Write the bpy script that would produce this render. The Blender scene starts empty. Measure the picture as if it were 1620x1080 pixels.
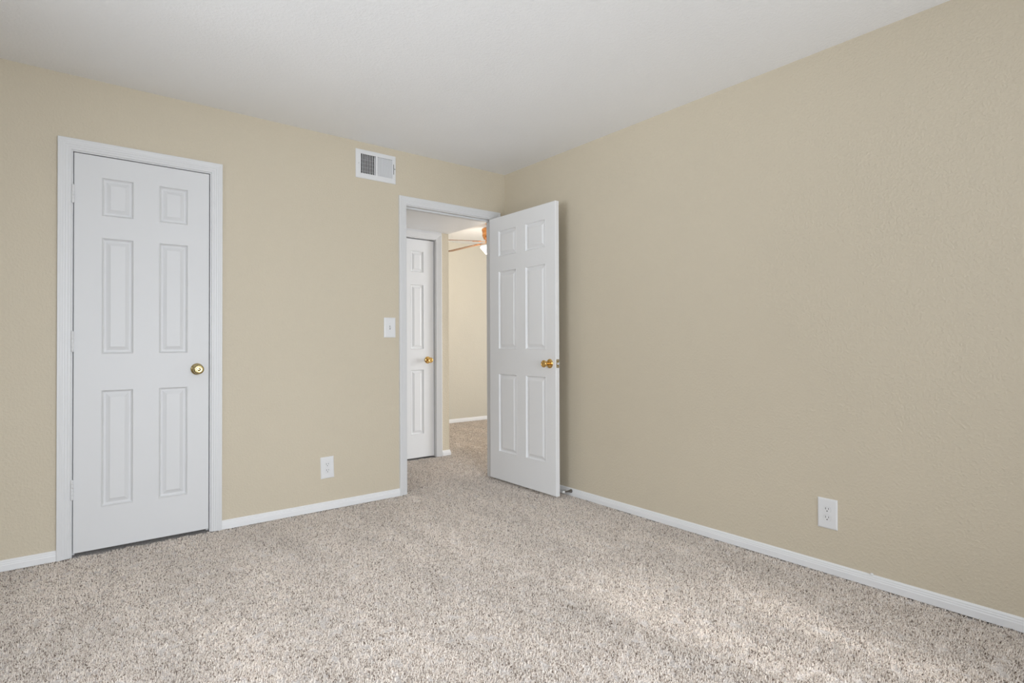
import bpy, math, random
from mathutils import Vector, Matrix
random.seed(7)
C = bpy.context.scene.collection
sc = bpy.context.scene
PI = math.pi

# ------------------------------------------------------------------ camera
def make_camera():
    cx, cy, cz = -2.76040, -3.58573, 1.07451
    yaw, pit, rol, f = 0.667957, 0.002827, -0.003832, 880.522
    fw = Vector((math.sin(yaw)*math.cos(pit), math.cos(yaw)*math.cos(pit), math.sin(pit)))
    r = Vector((math.cos(yaw), -math.sin(yaw), 0.0))
    u = r.cross(fw)
    c, s = math.cos(rol), math.sin(rol)
    R, U = r*c + u*s, u*c - r*s
    cam = bpy.data.cameras.new('camera')
    cam.sensor_fit = 'HORIZONTAL'; cam.sensor_width = 36.0
    cam.lens = f/1620*36.0
    cam.clip_start = 0.02; cam.clip_end = 100
    o = bpy.data.objects.new('camera', cam); C.objects.link(o)
    M = Matrix((R, U, -fw)).transposed().to_4x4()
    M.translation = Vector((cx, cy, cz))
    o.matrix_world = M
    sc.camera = o
make_camera()

# ------------------------------------------------------------------ world, daylight, exposure
sc.view_settings.view_transform = 'Standard'
sc.view_settings.look = 'None'
sc.view_settings.exposure = -0.075
sc.view_settings.gamma = 1.0
sc.view_settings.use_curve_mapping = False
W = bpy.data.worlds.new('world'); sc.world = W; W.use_nodes = True
W.node_tree.nodes['Background'].inputs[0].default_value = (0.80, 0.88, 1.0, 1)
W.node_tree.nodes['Background'].inputs[1].default_value = 0.15

def area(name, loc, direction, sx, sy, power, col, spread=180):
    l = bpy.data.lights.new(name, 'AREA'); l.shape = 'RECTANGLE'
    l.size = sx; l.size_y = sy; l.energy = power; l.color = col
    l.spread = math.radians(spread)
    o = bpy.data.objects.new(name, l); C.objects.link(o)
    o.location = loc
    o.rotation_euler = Vector(direction).to_track_quat('-Z', 'Y').to_euler()
    return o
# daylight through the wide window behind the camera (sky from above, horizon, sunlit ground from below),
# and the living room window; an unseen side window is added as fill
DAY = (0.935, 1.0, 1.085)
area('daylight_front_sky', (-2.5, -4.93, 1.15), (0, 1, -0.6), 1.6, 1.95, 26.0, DAY, 100)
area('daylight_front_horizon', (-1.70, -4.93, 1.15), (0, 1, 0), 2.15, 1.95, 32.5, DAY, 120)
area('daylight_front_ground', (-1.15, -4.93, 1.15), (0, 1, 0.9), 1.05, 1.95, 4.5, DAY, 100)
area('side_fill_down', (-4.52, -2.3, 1.65), (1, 0.3, -0.4), 1.6, 0.7, 3.2, DAY, 55)  # side lamps are added fill that evens out the room
area('side_fill_level', (-4.52, -2.3, 1.45), (1, 0, 0), 1.6, 1.15, 9.5, DAY, 120)
area('side_fill_up', (-4.52, -2.3, 1.25), (1, 0.3, 0.4), 1.6, 0.7, 6.5, DAY, 55)
# two narrow shafts of sun reaching over the carpet towards the open door
area('sun_shaft', (-0.88, -4.93, 1.80), (0.0, 2.50, -1.80), 0.10, 0.55, 0.20, (1.0, 0.98, 0.96), 8)
area('sun_shaft', (-0.68, -4.93, 1.80), (0.15, 2.25, -1.80), 0.12, 0.55, 0.20, (1.0, 0.98, 0.96), 8)
area('daylight_living', (4.85, -1.25, 1.2), (-1, 0.35, -0.05), 1.9, 1.8, 158, (0.965, 1.0, 1.045))

# ------------------------------------------------------------------ materials
def new_mat(name):
    m = bpy.data.materials.new(name); m.use_nodes = True
    nt = m.node_tree
    return m, nt, nt.nodes['Principled BSDF']
def nd(nt, typ, **kw):
    n = nt.nodes.new(typ)
    for k, v in kw.items():
        if k in n.inputs: n.inputs[k].default_value = v
        else: setattr(n, k, v)
    return n
def coords(nt, which='Object'):
    return nd(nt, 'ShaderNodeTexCoord').outputs[which]

def plain(name, col, rough=0.5, metal=0.0, bump=0.0, scale=200.0, dist=0.001):
    m, nt, b = new_mat(name)
    b.inputs['Base Color'].default_value = (*col, 1)
    b.inputs['Roughness'].default_value = rough
    b.inputs['Metallic'].default_value = metal
    n = nd(nt, 'ShaderNodeTexNoise', Scale=scale, Detail=2.0)
    nt.links.new(coords(nt), n.inputs['Vector'])
    if bump:
        bp = nd(nt, 'ShaderNodeBump', Strength=bump, Distance=dist)
        nt.links.new(n.outputs['Fac'], bp.inputs['Height'])
        nt.links.new(bp.outputs['Normal'], b.inputs['Normal'])
    else:
        mr = nd(nt, 'ShaderNodeMapRange')
        mr.inputs['To Min'].default_value = max(0.02, rough-0.04); mr.inputs['To Max'].default_value = rough+0.04
        nt.links.new(n.outputs['Fac'], mr.inputs['Value'])
        nt.links.new(mr.outputs['Result'], b.inputs['Roughness'])
    return m

def wall_mat(name, col, strength=0.5):
    # rolled orange-peel wall paint
    m, nt, b = new_mat(name)
    b.inputs['Roughness'].default_value = 0.55
    b.inputs['Specular IOR Level'].default_value = 0.3
    co = coords(nt)
    n1 = nd(nt, 'ShaderNodeTexNoise', Scale=85.0, Detail=3.0, Roughness=0.55)
    n2 = nd(nt, 'ShaderNodeTexNoise', Scale=1.7, Detail=3.0)
    n3 = nd(nt, 'ShaderNodeTexNoise', Scale=14.0, Detail=2.0)
    for n in (n1, n2, n3): nt.links.new(co, n.inputs['Vector'])
    ramp = nd(nt, 'ShaderNodeValToRGB')
    ramp.color_ramp.elements[0].position = 0.42; ramp.color_ramp.elements[1].position = 0.72
    nt.links.new(n1.outputs['Fac'], ramp.inputs['Fac'])
    mx = nd(nt, 'ShaderNodeMixRGB', Fac=0.25)
    nt.links.new(ramp.outputs['Color'], mx.inputs['Color1']); nt.links.new(n3.outputs['Fac'], mx.inputs['Color2'])
    bp = nd(nt, 'ShaderNodeBump', Strength=strength, Distance=0.0016)
    nt.links.new(mx.outputs['Color'], bp.inputs['Height'])
    nt.links.new(bp.outputs['Normal'], b.inputs['Normal'])
    cm = nd(nt, 'ShaderNodeMixRGB')
    cm.inputs['Color1'].default_value = (*[c*0.975 for c in col], 1)
    cm.inputs['Color2'].default_value = (*[min(1, c*1.025) for c in col], 1)
    nt.links.new(n2.outputs['Fac'], cm.inputs['Fac'])
    nt.links.new(cm.outputs['Color'], b.inputs['Base Color'])
    return m

def carpet_mat():
    m, nt, b = new_mat('speckled_carpet')
    b.inputs['Roughness'].default_value = 0.95
    b.inputs['Specular IOR Level'].default_value = 0.1
    b.inputs['Sheen Weight'].default_value = 0.15
    co = coords(nt)
    n1 = nd(nt, 'ShaderNodeTexNoise', Scale=120.0, Detail=2.5, Roughness=0.6, Distortion=0.6)
    n2 = nd(nt, 'ShaderNodeTexNoise', Scale=2.3, Detail=4.0, Roughness=0.55)
    n3 = nd(nt, 'ShaderNodeTexNoise', Scale=60.0, Detail=2.0)
    for n in (n1, n2, n3): nt.links.new(co, n.inputs['Vector'])
    ramp = nd(nt, 'ShaderNodeValToRGB')
    cr = ramp.color_ramp
    cr.elements[0].position = 0.33; cr.elements[0].color = (0.50, 0.45, 0.41, 1)
    cr.elements[1].position = 0.63; cr.elements[1].color = (0.86, 0.81, 0.77, 1)
    e = cr.elements.new(0.43); e.color = (0.66, 0.60, 0.56, 1)
    e = cr.elements.new(0.51); e.color = (0.78, 0.72, 0.68, 1)
    nt.links.new(n1.outputs['Fac'], ramp.inputs['Fac'])
    mr = nd(nt, 'ShaderNodeMapRange')
    mr.inputs['From Min'].default_value = 0.35; mr.inputs['From Max'].default_value = 0.65
    mr.inputs['To Min'].default_value = 0.9; mr.inputs['To Max'].default_value = 1.08
    nt.links.new(n2.outputs['Fac'], mr.inputs['Value'])
    mu = nd(nt, 'ShaderNodeMixRGB', blend_type='MULTIPLY', Fac=1.0)
    nt.links.new(ramp.outputs['Color'], mu.inputs['Color1']); nt.links.new(mr.outputs['Result'], mu.inputs['Color2'])
    nt.links.new(mu.outputs['Color'], b.inputs['Base Color'])
    bp = nd(nt, 'ShaderNodeBump', Strength=0.7, Distance=0.006)
    nt.links.new(n1.outputs['Fac'], bp.inputs['Height'])
    nt.links.new(bp.outputs['Normal'], b.inputs['Normal'])
    return m

def pile_mat():
    m, nt, b = new_mat('carpet_yarn')
    b.inputs['Roughness'].default_value = 0.9
    b.inputs['Specular IOR Level'].default_value = 0.15
    hi = nd(nt, 'ShaderNodeHairInfo')
    # yarns: cream, beige and some brown, twisted together in small flecks
    n1 = nd(nt, 'ShaderNodeTexNoise', Scale=145.0, Detail=1.0)
    nt.links.new(coords(nt), n1.inputs['Vector'])
    m1 = nd(nt, 'ShaderNodeMapRange')
    m1.inputs['From Min'].default_value = 0.30; m1.inputs['From Max'].default_value = 0.66
    nt.links.new(n1.outputs['Fac'], m1.inputs['Value'])
    mm = nd(nt, 'ShaderNodeMixRGB', Fac=0.45)
    nt.links.new(m1.outputs['Result'], mm.inputs['Color1']); nt.links.new(hi.outputs['Random'], mm.inputs['Color2'])
    ramp = nd(nt, 'ShaderNodeValToRGB'); cr = ramp.color_ramp
    cr.elements[0].position = 0.20; cr.elements[0].color = (0.170, 0.131, 0.102, 1)
    cr.elements[1].position = 0.70; cr.elements[1].color = (0.970, 0.899, 0.814, 1)
    e = cr.elements.new(0.31); e.color = (0.480, 0.399, 0.338, 1)
    e = cr.elements.new(0.42); e.color = (0.880, 0.782, 0.694, 1)
    nt.links.new(mm.outputs['Color'], ramp.inputs['Fac'])
    n2 = nd(nt, 'ShaderNodeTexNoise', Scale=2.3, Detail=4.0, Roughness=0.55)
    mp = nd(nt, 'ShaderNodeMapping'); mp.inputs['Scale'].default_value = (1.8, 0.55, 1.0)
    nt.links.new(coords(nt), mp.inputs['Vector']); nt.links.new(mp.outputs['Vector'], n2.inputs['Vector'])
    mr = nd(nt, 'ShaderNodeMapRange')
    mr.inputs['From Min'].default_value = 0.35; mr.inputs['From Max'].default_value = 0.65
    mr.inputs['To Min'].default_value = 0.92; mr.inputs['To Max'].default_value = 1.05
    nt.links.new(n2.outputs['Fac'], mr.inputs['Value'])
    mu = nd(nt, 'ShaderNodeMixRGB', blend_type='MULTIPLY', Fac=1.0)
    nt.links.new(ramp.outputs['Color'], mu.inputs['Color1']); nt.links.new(mr.outputs['Result'], mu.inputs['Color2'])
    nt.links.new(mu.outputs['Color'], b.inputs['Base Color'])
    return m
M_pile = pile_mat()
M_wall = wall_mat('beige_wall_paint', (0.66, 0.585, 0.455), 0.95)
M_living = wall_mat('cream_wall_paint', (0.62, 0.58, 0.49))
M_ceil = wall_mat('white_ceiling_texture', (0.92, 0.92, 0.92), 0.6)
M_carpet = carpet_mat()
M_trim = plain('white_trim_enamel', (0.76, 0.76, 0.76), 0.42, bump=0.08, scale=120, dist=0.0006)
M_base = plain('white_baseboard_enamel', (0.85, 0.85, 0.85), 0.45, bump=0.08, scale=120, dist=0.0006)
M_door = plain('white_door_enamel', (0.86, 0.86, 0.86), 0.5, bump=0.10, scale=260, dist=0.0005)
M_closet = plain('dimmed_white_door_enamel', (0.75, 0.75, 0.75), 0.5, bump=0.10, scale=260, dist=0.0005)  # white door enamel, colour darkened to offset the strong light on the closet door
M_plastic = plain('white_plastic', (0.82, 0.82, 0.82), 0.3)
M_slot = plain('dark_slot', (0.03, 0.03, 0.03), 0.7)
M_vent = plain('white_vent_enamel', (0.80, 0.80, 0.80), 0.35)
M_duct = plain('dark_duct_metal', (0.02, 0.02, 0.02), 0.7)
M_brass = plain('polished_brass', (0.72, 0.47, 0.17), 0.14, 1.0)
M_agedbrass = plain('antique_brass', (0.50, 0.40, 0.20), 0.20, 1.0)
M_steel = plain('steel', (0.62, 0.60, 0.57), 0.25, 1.0)
M_darksteel = plain('dark_steel', (0.22, 0.21, 0.20), 0.3, 1.0)
M_rubber = plain('white_rubber', (0.8, 0.8, 0.78), 0.5)
M_screw = plain('screw_metal', (0.62, 0.62, 0.60), 0.35, 0.6)
M_copper = plain('copper_fan_metal', (0.85, 0.40, 0.16), 0.25, 0.9)
M_blade = plain('fan_blade_wood', (0.28, 0.15, 0.08), 0.45, bump=0.1, scale=60)
def glow_mat():
    m, nt, b = new_mat('lit_frosted_glass')
    b.inputs['Base Color'].default_value = (0.95, 0.93, 0.88, 1)
    b.inputs['Roughness'].default_value = 0.4
    n = nd(nt, 'ShaderNodeTexNoise', Scale=30.0); nt.links.new(coords(nt), n.inputs['Vector'])
    mr = nd(nt, 'ShaderNodeMapRange'); mr.inputs['To Min'].default_value = 2.6; mr.inputs['To Max'].default_value = 3.4
    nt.links.new(n.outputs['Fac'], mr.inputs['Value']); nt.links.new(mr.outputs['Result'], b.inputs['Emission Strength'])
    b.inputs['Emission Color'].default_value = (1.0, 0.92, 0.80, 1)
    return m
M_glow = glow_mat()

# ------------------------------------------------------------------ mesh helpers
class MB:
    def __init__(s): s.v = []; s.f = []; s.sm = []
    def add(s, vs, fs, smooth=False):
        k = len(s.v); s.v += [tuple(v) for v in vs]
        for f in fs: s.f.append(tuple(i+k for i in f)); s.sm.append(smooth)
    def box(s, a, b):
        x0, y0, z0 = [min(p, q) for p, q in zip(a, b)]; x1, y1, z1 = [max(p, q) for p, q in zip(a, b)]
        s.add([(x0,y0,z0),(x1,y0,z0),(x1,y1,z0),(x0,y1,z0),(x0,y0,z1),(x1,y0,z1),(x1,y1,z1),(x0,y1,z1)],
              [(0,3,2,1),(4,5,6,7),(0,1,5,4),(1,2,6,5),(2,3,7,6),(3,0,4,7)])
    def bbox(s, a, b, e=0.001):
        """box with chamfered edges"""
        x0, y0, z0 = [min(p, q) for p, q in zip(a, b)]; x1, y1, z1 = [max(p, q) for p, q in zip(a, b)]
        import bmesh
        bm = bmesh.new(); bmesh.ops.create_cube(bm, size=1)
        for v in bm.verts: v.co = Vector(((x0+x1)/2+v.co.x*(x1-x0), (y0+y1)/2+v.co.y*(y1-y0), (z0+z1)/2+v.co.z*(z1-z0)))
        bmesh.ops.bevel(bm, geom=list(bm.edges), offset=e, segments=2, affect='EDGES', profile=0.5)
        bm.verts.index_update()
        s.add([v.co[:] for v in bm.verts], [[v.index for v in f.verts] for f in bm.faces]); bm.free()
    def lathe(s, prof, origin, axis, n=32, smooth=True):
        """prof: (radius, along-axis)"""
        ax = Vector(axis).normalized()
        t = Vector((0,0,1)) if abs(ax.z) < 0.9 else Vector((1,0,0))
        e1 = ax.cross(t).normalized(); e2 = ax.cross(e1)
        o = Vector(origin); vs = []; fs = []
        for r, h in prof:
            for i in range(n):
                a = 2*PI*i/n
                vs.append(o + ax*h + (e1*math.cos(a) + e2*math.sin(a))*r)
        for j in range(len(prof)-1):
            for i in range(n):
                a, b = j*n+i, j*n+(i+1) % n
                fs.append((a, b, b+n, a+n))
        if prof[0][0] > 1e-6: fs.append(tuple(range(n-1, -1, -1)))
        if prof[-1][0] > 1e-6: fs.append(tuple(range((len(prof)-1)*n, len(prof)*n)))
        s.add(vs, fs, smooth)
    def prism(s, poly, a, b):
        """poly = list of 3D points at plane a offset; extruded from a to b (vectors)"""
        n = len(poly); A = [Vector(p)+Vector(a) for p in poly]; B = [Vector(p)+Vector(b) for p in poly]
        s.add(A+B, [tuple(range(n-1,-1,-1)), tuple(range(n, 2*n))] + [(i, (i+1)%n, n+(i+1)%n, n+i) for i in range(n)])
    def sweep(s, frames, closed_profile=True):
        """frames = list of equally long point lists"""
        n = len(frames[0]); vs = [p for fr in frames for p in fr]; fs = []
        for j in range(len(frames)-1):
            for i in range(n):
                a, b = j*n+i, j*n+(i+1) % n
                fs.append((a, b, b+n, a+n))
        fs.append(tuple(range(n-1,-1,-1))); fs.append(tuple(range((len(frames)-1)*n, len(frames)*n)))
        s.add(vs, fs)
    def build(s, name, mat, parent=None, xf=None, lean=None):
        vs = s.v
        if lean: vs = [(x + lean*(1 - z/2.05), y, z) for x, y, z in vs]
        if xf is not None: vs = [tuple(xf @ Vector(v)) for v in vs]
        me = bpy.data.meshes.new(name); me.from_pydata(vs, [], s.f)
        me.polygons.foreach_set('use_smooth', s.sm)
        me.materials.append(mat)
        import bmesh
        bm = bmesh.new(); bm.from_mesh(me)
        bmesh.ops.remove_doubles(bm, verts=list(bm.verts), dist=1e-6)
        bmesh.ops.recalc_face_normals(bm, faces=list(bm.faces))
        if any(s.sm):
            for e in bm.edges:
                if len(e.link_faces) == 2 and e.calc_face_angle(0) > math.radians(40): e.smooth = False
        bm.to_mesh(me); bm.free()
        o = bpy.data.objects.new(name, me); C.objects.link(o)
        if parent is not None: o.parent = parent
        return o

def tag(o, label=None, cat=None, group=None, kind=None):
    if label: o['label'] = label
    if cat: o['category'] = cat
    if group: o['group'] = group
    if kind: o['kind'] = kind
    return o
def empty(name, loc=(0,0,0), rot=(0,0,0)):
    o = bpy.data.objects.new(name, None); C.objects.link(o)
    o.location = loc; o.rotation_euler = rot; o.empty_display_size = 0.05
    return o
def struct(o, label=None, cat=None):
    return tag(o, label, cat, None, 'structure')

def slab_with_holes(mb, axis, t0, t1, u0, u1, z0, z1, holes):
    """wall slab; axis 'y': u = x, thickness along y; axis 'x': u = y, thickness along x; holes (ua, ub, za, zb)"""
    us = sorted({u0, u1, *[h[0] for h in holes], *[h[1] for h in holes]})
    zs = sorted({z0, z1, *[h[2] for h in holes], *[h[3] for h in holes]})
    us = [u for u in us if u0 <= u <= u1]; zs = [z for z in zs if z0 <= z <= z1]
    def solid(i, j):
        if i < 0 or j < 0 or i >= len(us)-1 or j >= len(zs)-1: return False
        u, z = (us[i]+us[i+1])/2, (zs[j]+zs[j+1])/2
        return not any(h[0] < u < h[1] and h[2] < z < h[3] for h in holes)
    P = (lambda u, t, z: (u, t, z)) if axis == 'y' else (lambda u, t, z: (t, u, z))
    for i in range(len(us)-1):
        for j in range(len(zs)-1):
            if not solid(i, j): continue
            a, b, c, d = us[i], us[i+1], zs[j], zs[j+1]
            mb.add([P(a,t0,c),P(b,t0,c),P(b,t0,d),P(a,t0,d)], [(0,1,2,3)])
            mb.add([P(a,t1,c),P(b,t1,c),P(b,t1,d),P(a,t1,d)], [(3,2,1,0)])
            if not solid(i-1, j): mb.add([P(a,t0,c),P(a,t1,c),P(a,t1,d),P(a,t0,d)], [(0,1,2,3)])
            if not solid(i+1, j): mb.add([P(b,t0,c),P(b,t1,c),P(b,t1,d),P(b,t0,d)], [(3,2,1,0)])
            if not solid(i, j-1): mb.add([P(a,t0,c),P(b,t0,c),P(b,t1,c),P(a,t1,c)], [(0,1,2,3)])
            if not solid(i, j+1): mb.add([P(a,t0,d),P(b,t0,d),P(b,t1,d),P(a,t1,d)], [(3,2,1,0)])

H = 2.44
WT = 0.095           # wall thickness
CLOSET = (-2.776, -2.120, 2.075)      # rough openings: x0, x1, top
DOORWAY = (-0.906, -0.099, 2.078)
VENT = (-1.245, -0.991, 2.215, 2.372)
HY = 1.004           # hall wall plane
HDOOR = (-0.705, -0.044, 2.075)

# ------------------------------------------------------------------ setting
FZ = -0.009          # carpet backing; the pile stands on it and its tips reach z = 0
mb = MB(); mb.box((-4.6, -5.0, -0.12), (4.9, 3.0, FZ)); floor = struct(mb.build('floor', M_carpet), 'speckled beige and brown carpet backing over the whole floor', 'floor')
def carpet_pile(name, quads, per_m2, seed):
    mb = MB(); tot = 0
    for x0, y0, x1, y1 in quads:
        mb.add([(x0,y0,FZ+0.0005),(x1,y0,FZ+0.0005),(x1,y1,FZ+0.0005),(x0,y1,FZ+0.0005)], [(0,1,2,3)]); tot += (x1-x0)*(y1-y0)
    o = mb.build(name, M_carpet)
    o.data.materials.append(M_pile)
    o.modifiers.new('pile', 'PARTICLE_SYSTEM')
    ps = o.particle_systems[0]; ps.seed = seed; st = ps.settings
    st.type = 'HAIR'; st.count = int(tot*per_m2/10); st.hair_length = 0.0115; st.hair_step = 3; st.render_step = 3; st.display_step = 2
    st.emit_from = 'FACE'; st.use_emit_random = True; st.distribution = 'RAND'
    st.use_advanced_hair = True
    st.normal_factor = 0.0024; st.brownian_factor = 0.0; st.factor_random = 0.0006; st.length_random = 0.35
    st.child_type = 'SIMPLE'; st.rendered_child_count = 10; st.child_percent = 1; st.child_radius = 0.016; st.child_roundness = 0.2
    st.roughness_2 = 0.0035; st.roughness_2_size = 1.0; st.roughness_1 = 0.0
    st.child_length = 1.0
    st.material = 2
    st.root_radius = 1.0; st.tip_radius = 0.75; st.radius_scale = 0.0025; st.use_close_tip = False
    st.shape = 0.0
    return o
tag(carpet_pile('carpet_pile', [(-3.9, -3.6, 0.0, 0.0), (-0.906, 0.0, -0.099, 0.12), (-1.0, 0.12, 1.6, 1.004), (0.085, 1.004, 2.4, 2.816)], 45000, 3),
    'speckled beige and grey brown cut pile of the bedroom carpet running out into the hall', 'carpet', None, 'stuff')
mb = MB(); mb.box((-4.6, -5.0, H), (4.9, 3.0, H+0.12)); struct(mb.build('ceiling', M_ceil), 'white lightly textured flat ceiling', 'ceiling')
mb = MB()
slab_with_holes(mb, 'y', 0.0, WT, -4.4, WT, 0.0, H,
    [(CLOSET[0], CLOSET[1], 0.0, CLOSET[2]), (DOORWAY[0], DOORWAY[1], 0.0, DOORWAY[2]), VENT])
struct(mb.build('wall_back', M_wall), 'beige wall with the closet door and the open doorway', 'wall')
mb = MB(); mb.box((0.0, -4.8, 0.0), (WT, 0.0, H)); struct(mb.build('wall_right', M_wall), 'long bare beige wall with one outlet', 'wall')
mb = MB(); slab_with_holes(mb, 'x', -4.4-WT, -4.4, -4.8, WT, 0.0, H, [(-3.1, -1.5, 0.9, 2.05)])
struct(mb.build('wall_left', M_wall), 'beige wall with an added window for fill light', 'wall')
mb = MB(); slab_with_holes(mb, 'y', -4.8-WT, -4.8, -4.4, WT, 0.0, H, [(-3.9, -0.6, 0.17, 2.12)])
struct(mb.build('wall_front', M_wall), 'beige wall with the wide window', 'wall')
# closet interior (closed off behind the closet door)
mb = MB(); mb.box((-2.95, 0.75, 0), (-1.95, 0.81, H)); mb.box((-3.01, WT, 0), (-2.95, 0.81, H)); mb.box((-1.95, WT, 0), (-1.89, 0.81, H))
struct(mb.build('wall_closet', M_wall), 'walls inside the closet', 'wall')
# hall wall with its closet door, returning along the living room
mb = MB()
slab_with_holes(mb, 'y', HY, HY+WT, -1.5, 0.085, 0.0, H, [(HDOOR[0], HDOOR[1], 0.0, HDOOR[2])])
mb.box((-0.03, HY+WT, 0), (0.085, 2.816, H))
mb.box((-1.0, 1.7, 0), (-0.03, 1.76, H)); mb.box((-1.0, HY+WT, 0), (-0.94, 1.7, H))
struct(mb.build('wall_hall', M_wall), 'beige hall wall around the hall closet door', 'wall')
mb = MB(); mb.box((-1.62, WT, 0), (-1.5, HY+WT, H)); struct(mb.build('wall_hall_end', M_wall), 'beige end wall of the hall', 'wall')
mb = MB(); mb.box((-1.5, WT, 2.127), (0.085, HY, H)); struct(mb.build('ceiling_hall', M_ceil), 'lower white ceiling over the hall', 'ceiling')
mb = MB(); mb.box((-0.03, 2.816, 0), (4.82, 2.936, H)); struct(mb.build('wall_living', M_living), 'cream far wall of the living room', 'wall')
mb = MB(); slab_with_holes(mb, 'x', 4.7, 4.82, -3.12, 2.816, 0.0, H, [(-2.2, -0.3, 0.25, 2.15)]); mb.box((WT, -3.12, 0), (4.7, -3.0, H))
struct(mb.build('wall_living_side', M_living), 'cream side wall of the living room', 'wall')

# window frames in the walls behind the camera
def window(name, axis, t, u0, u1, z0, z1, n, label):
    mb = MB()
    P = (lambda u, d, z: (u, t+d, z)) if axis == 'y' else (lambda u, d, z: (t+d, u, z))
    w = 0.045
    for a, b, c, d in [(u0, u1, z0, z0+w), (u0, u1, z1-w, z1), (u0, u0+w, z0+w, z1-w), (u1-w, u1, z0+w, z1-w)]:
        mb.box(P(a, -0.03, c), P(b, 0.03, d))
    for k in range(1, n):
        u = u0 + (u1-u0)*k/n
        mb.box(P(u-w/2, -0.03, z0+w), P(u+w/2, 0.03, z1-w))
    return struct(mb.build(name, M_trim), label, 'window')
window('window_1', 'y', -4.86, -3.9, -0.6, 0.17, 2.12, 3, 'wide white framed window behind the camera')
window('window_2', 'x', -4.46, -3.1, -1.5, 0.9, 2.05, 2, 'unseen white framed window added in the left wall for fill light')
window('window_3', 'x', 4.76, -2.2, -0.3, 0.25, 2.15, 2, 'white framed living room window')

# ------------------------------------------------------------------ baseboards
BB = [(0, 0), (0.0125, 0), (0.0125, 0.027), (0.0105, 0.031), (0.0105, 0.036), (0.0085, 0.040), (0.0085, 0.045), (0.004, 0.0515), (0, 0.0515)]
def base(path, name, label, extra=None, prof=BB):
    """path: list of (point, outward) corners already mitred: outward vectors scaled so that they offset by one unit of depth"""
    mb = MB()
    mb.sweep([[Vector((p[0]+o[0]*d, p[1]+o[1]*d, h)) for d, h in prof] for p, o in path])
    if extra: extra(mb)
    return struct(mb.build(name, M_base), label, 'baseboard')
base([((-4.4, 0), (0, -1)), ((-2.828, 0), (0, -1))], 'baseboard_left', 'white baseboard left of the closet door')
base([((-2.086, 0), (0, -1)), ((-0.942, 0), (0, -1))], 'baseboard_middle', 'white baseboard between closet door and doorway')
def blob(mb):
    mb.lathe([(0, -0.005), (0.006, -0.003), (0.007, 0.001), (0.004, 0.005), (0, 0.006)], (-0.006, -2.640, 0.053), (0, 0, 1), 10)
base([((0, -4.8), (-1, 0)), ((0, -0.016), (-1, 0))], 'baseboard_right', 'white stepped baseboard along the long right wall', blob)
base([((0.0075, HY), (0, -1)), ((0.085, HY), (1, -1)), ((0.085, 2.8), (1, 0))], 'baseboard_hall', 'short white baseboard wrapping the hall corner')
base([((0.098, 2.816), (0, -1)), ((4.7, 2.816), (0, -1))], 'baseboard_living', 'white baseboard along the far living room wall')
base([((-4.4, -4.8), (1, 0)), ((-4.4, 0), (1, 0))], 'baseboard_side', 'white baseboard of the left wall')

# ------------------------------------------------------------------ door frames: casing + jamb, one object per opening
CAS = [(0, 0), (0, 0.0145), (0.002, 0.0165), (0.010, 0.0165), (0.013, 0.0150), (0.020, 0.0138), (0.023, 0.0122), (0.030, 0.0118), (0.033, 0.0098), (0.041, 0.0092), (0.044, 0.0072), (0.052, 0.0072), (0.0555, 0.0050), (0.057, 0.0)]
def casing_mb(mb, xl, xr, zt, y, wl=0.057, wr=0.057, wt=0.057):
    """xl, xr, zt: inner edges of the casing; faces -y at plane y"""
    k = 0.057
    fr = []
    fr.append([(xl - wl + u/k*wl, y-d, 0) for u, d in CAS])
    fr.append([(xl - wl + u/k*wl, y-d, zt + wt - u/k*wt) for u, d in CAS])
    fr.append([(xr + wr - u/k*wr, y-d, zt + wt - u/k*wt) for u, d in CAS])
    fr.append([(xr + wr - u/k*wr, y-d, 0) for u, d in CAS])
    mb.sweep([[Vector(p) for p in f] for f in fr])
def jamb_mb(mb, x0, x1, zt, y0, y1, rough, stop):
    a, b, c = rough
    mb.box((a, y0, 0), (x0, y1, zt)); mb.box((x1, y0, 0), (b, y1, zt)); mb.box((a, y0, zt), (b, y1, c))
    if stop:
        s0, s1 = stop
        mb.box((x0, s0, 0), (x0+0.011, s1, zt-0.011)); mb.box((x1-0.011, s0, 0), (x1, s1, zt-0.011)); mb.box((x0, s0, zt-0.011), (x1, s1, zt))

LEAN_C, LEAN_D = -0.0085, 0.009
mb = MB(); casing_mb(mb, -2.7625, -2.1335, 2.060, 0.0); jamb_mb(mb, -2.758, -2.1385, 2.0555, 0.0, WT, CLOSET, (0.041, 0.075))
struct(mb.build('trim_1', M_trim, lean=LEAN_C), 'white moulded casing and jamb around the closet door', 'door frame')
mb = MB(); casing_mb(mb, -0.893, -0.112, 2.065, 0.0); jamb_mb(mb, -0.888, -0.117, 2.060, 0.0, WT, DOORWAY, (0.040, 0.075))
struct(mb.build('trim_2', M_trim), 'white moulded casing and jamb around the open doorway', 'door frame')
mb = MB()
jamb_mb(mb, -0.687, -0.060, 2.052, HY, HY+WT, HDOOR, (HY+0.066, HY+0.090))
mb.box((-0.75, HY-0.010, 2.112), (0.002, HY, 2.1272))
mb2 = MB(); casing_mb(mb2, -0.690, -0.057, 2.057, HY, wr=0.059); mb.add(mb2.v, mb2.f)
struct(mb.build('trim_3', M_trim), 'white moulded casing and jamb around the hall closet door', 'door frame')

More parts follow.
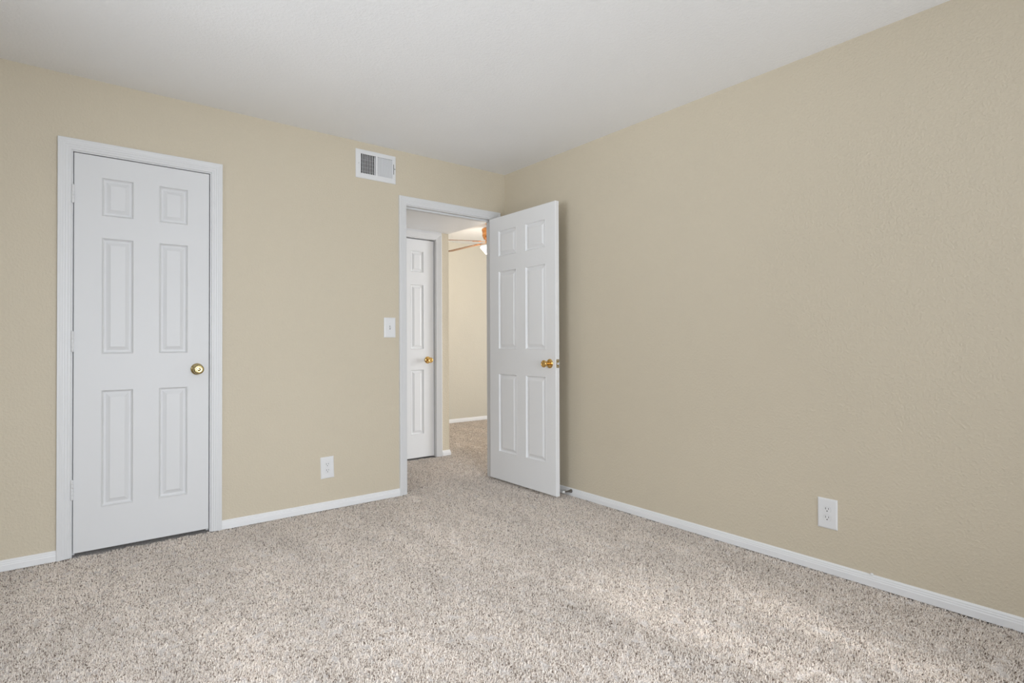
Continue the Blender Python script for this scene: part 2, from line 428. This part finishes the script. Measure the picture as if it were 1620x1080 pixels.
# ------------------------------------------------------------------ six-panel doors
ROWS = [(0.215, 0.823), (1.008, 1.615), (1.725, 1.928)]       # panel heights above the door's own bottom edge
RINGS = [(0.0, 0.0), (0.004, -0.0015), (0.009, 0.0075), (0.014, 0.0110), (0.020, 0.0110), (0.037, 0.0026), (0.039, 0.0014)]
def door_slab(w, cols, h=2.035, t=0.035):
    """local: x 0..w, y 0 (front, facing -y) .. t, z 0..h"""
    mb = MB(); e = 0.0025
    xs = [e] + [c for col in cols for c in col] + [w-e]
    zs = [e] + [r for row in ROWS for r in row] + [h-e]
    for side in (0, 1):
        Y = (lambda d: d) if side == 0 else (lambda d: t-d)
        for i in range(len(xs)-1):
            for j in range(len(zs)-1):
                a, b, c, d = xs[i], xs[i+1], zs[j], zs[j+1]
                if i % 2 == 1 and j % 2 == 1:
                    loops = [[(a+k, Y(dp), c+k), (b-k, Y(dp), c+k), (b-k, Y(dp), d-k), (a+k, Y(dp), d-k)] for k, dp in RINGS]
                    for q in range(len(loops)-1):
                        for n in range(4):
                            m = (n+1) % 4
                            mb.add([loops[q][n], loops[q][m], loops[q+1][m], loops[q+1][n]], [(0,1,2,3)])
                    mb.add(loops[-1], [(0,1,2,3)])
                else:
                    mb.add([(a,Y(0),c),(b,Y(0),c),(b,Y(0),d),(a,Y(0),d)], [(0,1,2,3)])
        # chamfer ring
        ins = [(e,Y(0),e),(w-e,Y(0),e),(w-e,Y(0),h-e),(e,Y(0),h-e)]
        out = [(0,Y(e),0),(w,Y(e),0),(w,Y(e),h),(0,Y(e),h)]
        for n in range(4):
            m = (n+1) % 4
            mb.add([ins[n], ins[m], out[m], out[n]], [(0,1,2,3)])
    for n, (p, q) in enumerate([((0,0),(w,0)), ((w,0),(w,h)), ((w,h),(0,h)), ((0,h),(0,0))]):
        mb.add([(p[0],e,p[1]),(q[0],e,q[1]),(q[0],t-e,q[1]),(p[0],t-e,p[1])], [(0,1,2,3)])
    return mb
KNOB = [(0.0105, 0.006), (0.0100, 0.020), (0.0105, 0.026), (0.0165, 0.031), (0.0225, 0.037), (0.0262, 0.045), (0.0272, 0.051), (0.0262, 0.057),
        (0.0235, 0.0605), (0.0195, 0.0625), (0.0170, 0.0625), (0.0155, 0.0605), (0.0105, 0.0595), (0.0065, 0.0610), (0.0, 0.0618)]
TULIP = [(0.0125, 0.005), (0.0105, 0.014), (0.0105, 0.022), (0.0140, 0.030), (0.0200, 0.040), (0.0240, 0.050), (0.0255, 0.056), (0.0250, 0.060),
         (0.0225, 0.0630), (0.0200, 0.0635), (0.0185, 0.0620), (0.0120, 0.0605), (0.0060, 0.0615), (0.0, 0.0620)]
ROSE = [(0.0325, 0.0), (0.0325, 0.002), (0.0310, 0.0045), (0.0250, 0.0075), (0.0165, 0.0095), (0.0120, 0.0105), (0.0, 0.0105)]
def add_knob(parent, pos, axis, prof, mat):
    mb = MB(); mb.lathe(prof, pos, axis, 36); k = mb.build('knob', mat, parent)
    mb = MB(); mb.lathe(ROSE, pos, axis, 36); r = mb.build('rose', mat, k)
    return k
def add_hinge(parent, x, y, z0, z1, leafdir=0.0):
    mb = MB(); n = 5; L = (z1-z0)
    for i in range(n):
        a = z0 + L*i/n; b = z0 + L*(i+1)/n
        mb.lathe([(0.0062, a+0.0002), (0.0066, a+0.0009), (0.0066, b-0.0009), (0.0062, b-0.0002)], (x, y, 0), (0,0,1), 16)
    mb.lathe([(0.0, z1+0.004), (0.004, z1+0.003), (0.0055, z1), (0.0055, z1-0.002), (0.0, z1-0.002)], (x, y, 0), (0,0,1), 16)
    mb.lathe([(0.0, z0+0.002), (0.0055, z0+0.002), (0.0055, z0), (0.004, z0-0.003), (0.0, z0-0.004)], (x, y, 0), (0,0,1), 16)
    return mb.build('hinge', M_trim, parent)

def make_door(name, origin, rotz, w, cols, label, shear=0.0, mat=None):
    root = empty(name, origin, (0, 0, rotz)); struct(root, label, 'door')
    mb = door_slab(w, cols)
    if shear: mb.v = [(x + shear*(1 - z/2.05), y, z) for x, y, z in mb.v]
    mb.build('panel_slab', mat or M_door, root)
    return root
# closet door, 24 inch, closed
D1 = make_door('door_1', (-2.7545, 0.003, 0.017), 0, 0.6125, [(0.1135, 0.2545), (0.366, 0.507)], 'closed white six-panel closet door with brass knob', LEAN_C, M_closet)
add_knob(D1, (0.5475, 0.0, 0.917), (0, -1, 0), KNOB, M_agedbrass)
for z0, z1 in ((0.276, 0.373), (1.024, 1.124), (1.779, 1.868)):
    add_hinge(D1, -0.004 + LEAN_C*(1-(z0+z1)/4.1), -0.0092, z0, z1)
mb = MB(); mb.box((0.6115, 0.004, 0.89), (0.6145, 0.028, 0.945)); mb.build('latch_plate', M_darksteel, D1)

# bedroom door, 30 inch, swung open against the right wall
D2 = make_door('door_2', (-0.1655, -0.0125, 0.018), math.radians(-89.5), 0.760, [(0.114, 0.336), (0.437, 0.660)], 'white six-panel bedroom door standing open before the right wall')
# front (local -y) faces -x in the room after the turn
add_knob(D2, (0.700, 0.0, 0.913), (0, -1, 0), TULIP, M_brass)
add_knob(D2, (0.692, 0.035, 0.913), (0, 1, 0), [(r*0.9, h*0.72) for r, h in TULIP], M_brass)
mb = MB(); mb.bbox((0.7595, 0.005, 0.885), (0.7612, 0.030, 0.943), 0.0006); lp = mb.build('latch_plate', M_agedbrass, D2)
mb = MB(); mb.prism([(0, 0.0105, 0), (0.012, 0.0235, 0), (0.012, 0.0245, 0), (0, 0.0245, 0)], (0.7608, 0, 0.9065), (0.7608, 0, 0.9215)); mb.build('latch_bolt', M_steel, lp)
for z in (0.893, 0.935):
    mb = MB(); mb.lathe([(0.0035, 0.0), (0.0030, 0.0008), (0, 0.0010)], (0.7611, 0.0175, z), (1, 0, 0), 12); mb.build('screw', M_screw, lp)
for z0, z1 in ((0.28, 0.37), (1.02, 1.12), (1.78, 1.87)):
    add_hinge(D2, -0.002, 0.0425, z0, z1)

# hall closet door, 24 inch, closed
D3 = make_door('door_3', (-0.6755, HY+0.028, 0.010), 0, 0.6125, [(0.1135, 0.2545), (0.366, 0.507)], 'white closed six-panel door seen through the doorway')
add_knob(D3, (0.5430, 0.0, 0.908), (0, -1, 0), TULIP, M_brass)
mb = MB(); mb.box((0.6118, 0.006, 0.875), (0.6152, 0.030, 0.935)); mb.build('latch_plate', M_darksteel, D3)

# ------------------------------------------------------------------ air vent
def make_vent():
    x0, x1, z0, z1 = -1.2665, -0.9715, 2.195, 2.3905
    w, h = x1-x0, z1-z0
    root = tag(empty('air_vent', (x0, 0.0, z0)), 'white metal air register with louvers high on the wall above the switch', 'air vent')
    mb = MB()
    A = [(0.0, 0.0005, 0.0), (0.0015, -0.0045, 0.0015), (0.010, -0.0070, 0.010)]
    def rect(k, y): return [(k, y, k), (w-k, y, k), (w-k, y, h-k), (k, y, h-k)]
    lo = [rect(0, -0.0005), rect(0.002, -0.0050), rect(0.012, -0.0075)]
    for q in range(2):
        for n in range(4):
            m = (n+1) % 4; mb.add([lo[q][n], lo[q][m], lo[q+1][m], lo[q+1][n]], [(0,1,2,3)])
    # face plate with two louver openings and a lever slot
    fx0, fx1, fz0, fz1 = 0.012, w-0.012, 0.012, h-0.012
    L0, L1, L2, L3 = 0.0335, 0.1435, 0.1565, 0.2695
    za, zb = 0.0340, 0.1650
    sx0, sx1, sz0, sz1 = 0.2745, 0.2790, 0.066, 0.136
    fm = MB(); slab_with_holes(fm, 'y', -0.0075, -0.0060, fx0, fx1, fz0, fz1, [(L0, L1, za, zb), (L2, L3, za, zb), (sx0, sx1, sz0, sz1)])
    mb.add(fm.v, fm.f)
    mb.build('frame', M_vent, root)
    def bank(a, b, tilt, n, name):
        m_ = MB(); t = 0.0011; dp = 0.016
        for i in range(n+1):
            u = a + (b-a)*i/n
            t = 0.0019 if tilt > 0 else 0.0011
            dx = dp*math.tan(tilt)
            m_.prism([(u-t, -0.0062, 0), (u+t, -0.0062, 0), (u+t+dx, -0.0062+dp, 0), (u-t+dx, -0.0062+dp, 0)], (0, 0, za), (0, 0, zb))
        return m_.build(name, M_vent, root)
    o = bank(L0+0.0005, L1-0.0005, math.radians(27), 9, 'louver_bank')
    tag(o, 'left louver bank, open to the dark duct')
    o = bank(L2+0.0005, L3-0.0005, math.radians(-42), 9, 'louver_bank')
    tag(o, 'right louver bank, its blades turned to the room')
    m_ = MB()
    for k in range(4):
        z = za + (zb-za)*(k+0.9)/5
        m_.box((L0, 0.0185, z-0.0012), (L3-0.012, 0.0200, z+0.0012))
    m_.build('damper_blades', plain('damper_grey', (0.25, 0.25, 0.25), 0.5), root)
    m_ = MB(); m_.bbox((0.2768, -0.0150, 0.098), (0.2792, 0.004, 0.104), 0.0006); m_.bbox((0.2760, -0.0160, 0.098), (0.2860, -0.0140, 0.104), 0.0006)
    m_.build('damper_lever', plain('lever_grey', (0.35, 0.35, 0.35), 0.5), root)
    m_ = MB()   # duct sleeve
    a, b, c, d = VENT[0]-x0+0.001, VENT[1]-x0-0.001, VENT[2]-z0+0.001, VENT[3]-z0-0.001
    m_.add([(a,-0.004,c),(b,-0.004,c),(b,-0.004,d),(a,-0.004,d),(a,0.093,c),(b,0.093,c),(b,0.093,d),(a,0.093,d)], [(0,1,5,4),(1,2,6,5),(2,3,7,6),(3,0,4,7),(4,5,6,7)])
    m_.box((0.272, -0.0040, 0.060), (0.281, -0.0012, 0.142)); m_.build('duct', M_duct, root)  # dark plate added behind the lever slot to stand for its shade
    for z in (h*0.5,):
        m_ = MB(); m_.lathe([(0.0035, 0), (0.003, 0.001), (0, 0.0013)], (0.020, -0.0075, z), (0,-1,0), 12); m_.build('screw', M_screw, root)
make_vent()

# ------------------------------------------------------------------ outlets and switch (local: plate faces -y, origin at plate centre on the wall)
PW, PH = 0.0865, 0.1390
def plate_mb(holes):
    mb = MB()
    def rect(k, y): return [(-PW/2+k, y, -PH/2+k), (PW/2-k, y, -PH/2+k), (PW/2-k, y, PH/2-k), (-PW/2+k, y, PH/2-k)]
    lo = [rect(0, 0), rect(0, -0.0025), rect(0.0015, -0.0045), rect(0.006, -0.0062)]
    for q in range(3):
        for n in range(4):
            m = (n+1) % 4; mb.add([lo[q][n], lo[q][m], lo[q+1][m], lo[q+1][n]], [(0,1,2,3)])
    k = 0.006
    fm = MB(); slab_with_holes(fm, 'y', -0.0062, -0.0042, -PW/2+k, PW/2-k, -PH/2+k, PH/2-k, holes)
    mb.add(fm.v, fm.f)
    return mb
def receptacle(root, zc):
    R = 0.0172; hh = 0.0142
    pts = []
    for i in range(40):
        a = 2*PI*i/40
        x, z = R*math.cos(a), R*math.sin(a)
        pts.append((x, 0, max(-hh, min(hh, z))))
    mb = MB(); mb.prism([(x, 0, z+zc) for x, y, z in pts], (0, -0.0040, 0), (0, -0.0072, 0))
    o = mb.build('receptacle', M_plastic, root)
    m_ = MB()
    m_.box((-0.0077, -0.0068, zc-0.0005), (-0.0053, -0.00745, zc+0.0085))
    m_.box((0.0055, -0.0068, zc+0.0005), (0.0077, -0.00745, zc+0.0078))
    m_.lathe([(0.0026, -0.0003), (0.0026, 0.00035), (0, 0.00036)], (0, -0.0072, zc-0.0072), (0,-1,0), 14, smooth=False)
    m_.build('slots', M_slot, o)
    # dark outline between receptacle and plate is the real gap
def gfi_plate_outlet(name, loc, rot, label):
    root = tag(empty(name, loc, rot), label, 'outlet', 'duplex outlets')
    R, hh, g = 0.0172, 0.0142, 0.0006
    hz = 0.0195
    pm = plate_mb([(-R-g, R+g, hz-hh-g, hz+hh+g), (-R-g, R+g, -hz-hh-g, -hz+hh+g)])
    # fill the rounded corners of the two openings
    for zc in (hz, -hz):
        for sx in (1, -1):
            for szn in (1, -1):
                a0 = math.asin(min(1, (hh)/R))
                poly = [(sx*(R+g), 0, zc+szn*(hh+g))]
                for i in range(9):
                    a = a0*i/8
                    poly.append((sx*(R+g)*math.cos(a), 0, zc+szn*(R+g)*math.sin(a)))
                if abs(poly[-1][2]-zc) > hh: poly[-1] = (poly[-1][0], 0, zc+szn*(hh+g))
                pm.prism(poly, (0, -0.0062, 0), (0, -0.0042, 0))
    pm.build('cover_plate', M_plastic, root)
    mb = MB(); mb.box((-0.019, -0.0006, -0.038), (0.019, -0.0040, 0.038)); mb.build('yoke', M_plastic, root)
    receptacle(root, hz); receptacle(root, -hz)
    mb = MB(); mb.lathe([(0.0032, 0), (0.0030, 0.0006), (0.0016, 0.0012), (0, 0.0013)], (0, -0.0062, 0), (0,-1,0), 14); mb.build('screw', M_plastic, root)
gfi_plate_outlet('wall_outlet', (-1.4648, 0.0, 0.272), (0, math.radians(-1.6), 0), 'white duplex outlet low on the wall between closet door and doorway')
gfi_plate_outlet('wall_outlet', (0.0, -2.4570, 0.2755), (0, 0, math.radians(-90)), 'white duplex outlet on the long bare wall above its baseboard')

def make_switch():
    root = tag(empty('light_switch', (-1.021, 0.0, 1.186)), 'white toggle light switch beside the doorway casing', 'light switch')
    plate_mb([(-0.0052, 0.0052, -0.0122, 0.0122)]).build('cover_plate', M_plastic, root)
    mb = MB(); mb.box((-0.010, -0.0006, -0.02), (0.010, -0.0030, 0.02)); mb.build('switch_body', plain('recess_shade_grey', (0.22, 0.22, 0.22), 0.6), root)  # grey colour paints in the shadow around the toggle
    mb = MB()
    a = [(-0.0042, -0.003, -0.0075), (0.0042, -0.003, -0.0075), (0.0042, -0.003, 0.006), (-0.0042, -0.003, 0.006)]
    b = [(-0.0033, -0.0165, 0.0045), (0.0033, -0.0165, 0.0045), (0.0033, -0.0150, 0.0105), (-0.0033, -0.0150, 0.0105)]
    mb.add(a+b, [(0,1,5,4),(1,2,6,5),(2,3,7,6),(3,0,4,7),(4,5,6,7),(3,2,1,0)])
    mb.build('toggle', M_plastic, root)
    for z in (0.0302, -0.0302):
        mb = MB(); mb.lathe([(0.0034, 0), (0.0030, 0.0007), (0.0016, 0.0013), (0, 0.0014)], (0, -0.0062, z), (0,-1,0), 14); mb.build('screw', M_plastic, root)
make_switch()

# ------------------------------------------------------------------ door stop on the right baseboard
def make_stop():
    root = tag(empty('door_stop', (-0.0125, -0.768, 0.0345)), 'small steel door stop with white tip on the baseboard behind the open door', 'door stop')
    mb = MB(); mb.lathe([(0.0125, 0), (0.0125, 0.003), (0.0105, 0.008), (0.0070, 0.022), (0.0052, 0.034), (0.0045, 0.050), (0.0045, 0.068), (0, 0.068)], (0, 0, 0), (-1, 0, 0.06), 20); mb.build('rod', M_darksteel, root)
    mb = MB(); mb.lathe([(0, 0.066), (0.0070, 0.066), (0.0080, 0.070), (0.0080, 0.078), (0.0060, 0.083), (0, 0.084)], (0, 0, 0), (-1, 0, 0.06), 20); tag(mb.build('tip', M_rubber, root), 'white rubber tip')
make_stop()

# ------------------------------------------------------------------ ceiling fan in the living room
def make_fan():
    fx, fy, hz = 0.96, 1.50, 2.225
    root = tag(empty('ceiling_fan', (fx, fy, H)), 'copper coloured ceiling fan with lit white bowl seen through the doorway', 'ceiling fan')
    d = lambda z: z - H
    mb = MB(); mb.lathe([(0.068, 0), (0.068, -0.012), (0.052, -0.040), (0.018, -0.055), (0, -0.055)], (0, 0, 0), (0,0,1), 32); mb.build('canopy', M_copper, root)
    mb = MB(); mb.lathe([(0.013, -0.05), (0.013, d(2.375))], (0,0,0), (0,0,1), 16); mb.build('downrod', M_copper, root)
    mb = MB(); mb.lathe([(0, d(2.385)), (0.03, d(2.383)), (0.095, d(2.372)), (0.108, d(2.362)), (0.110, d(2.345)), (0.102, d(2.325)), (0.102, d(2.300)), (0.104, d(2.292)), (0.096, d(2.270)), (0.085, d(2.248)), (0.060, d(2.236)), (0, d(2.234))], (0,0,0), (0,0,1), 40)
    mb.build('motor_housing', M_copper, root)
    fwv = Vector((0.6194, 0.785)); rv = Vector((0.785, -0.6194))
    for k in range(5):
        th = math.radians(53 + 72*k)
        dr = fwv*math.cos(th) - rv*math.sin(th); ang = math.atan2(dr.y, dr.x)
        R = Matrix.Translation((0, 0, d(hz))) @ Matrix.Rotation(ang, 4, 'Z') @ Matrix.Rotation(math.atan(0.07), 4, 'Y') @ Matrix.Rotation(math.radians(-9), 4, 'X')
        # blade outline
        out = []
        L0, L1, wa, wb = 0.155, 0.690, 0.050, 0.066
        for i in range(9):
            a = -PI/2 + PI*i/8
            out.append((L1-0.05+0.05*math.cos(a), wb*math.sin(a)))
        out += [(L0+0.02, wa), (L0, wa-0.02), (L0, -wa+0.02), (L0+0.02, -wa)]
        mb = MB(); mb.prism([(x, y, 0) for x, y in out], (0,0,-0.003), (0,0,0.003))
        bl = mb.build('blade', M_blade, root, xf=R)
        mb = MB(); mb.prism([(0.06, -0.014, 0), (0.15, -0.012, 0), (0.19, -0.035, 0), (0.235, -0.030, 0), (0.245, 0, 0), (0.235, 0.030, 0), (0.19, 0.035, 0), (0.15, 0.012, 0), (0.06, 0.014, 0)], (0,0,-0.008), (0,0,-0.0032))
        mb.build('blade_bracket', M_copper, bl, xf=R)
    mb = MB(); mb.lathe([(0, d(2.238)), (0.062, d(2.236)), (0.072, d(2.222)), (0.060, d(2.200)), (0.050, d(2.185)), (0.075, d(2.172)), (0.080, d(2.164)), (0, d(2.162))], (0,0,0), (0,0,1), 32); mb.build('light_fitter', M_brass, root)
    mb = MB(); mb.lathe([(0.076, d(2.170)), (0.124, d(2.163)), (0.126, d(2.155)), (0.110, d(2.132)), (0.085, d(2.105)), (0.062, d(2.080)), (0.036, d(2.062)), (0, d(2.056))], (0,0,0), (0,0,1), 36); tag(mb.build('glass_bowl', M_glow, root), 'glowing white glass bowl')
    l = bpy.data.lights.new('fan_bulb', 'POINT'); l.energy = 20; l.color = (1.0, 0.92, 0.80); l.shadow_soft_size = 0.06
    lo = bpy.data.objects.new('fan_bulb', l); C.objects.link(lo); lo.parent = root; lo.location = (0, 0, d(1.99))
make_fan()
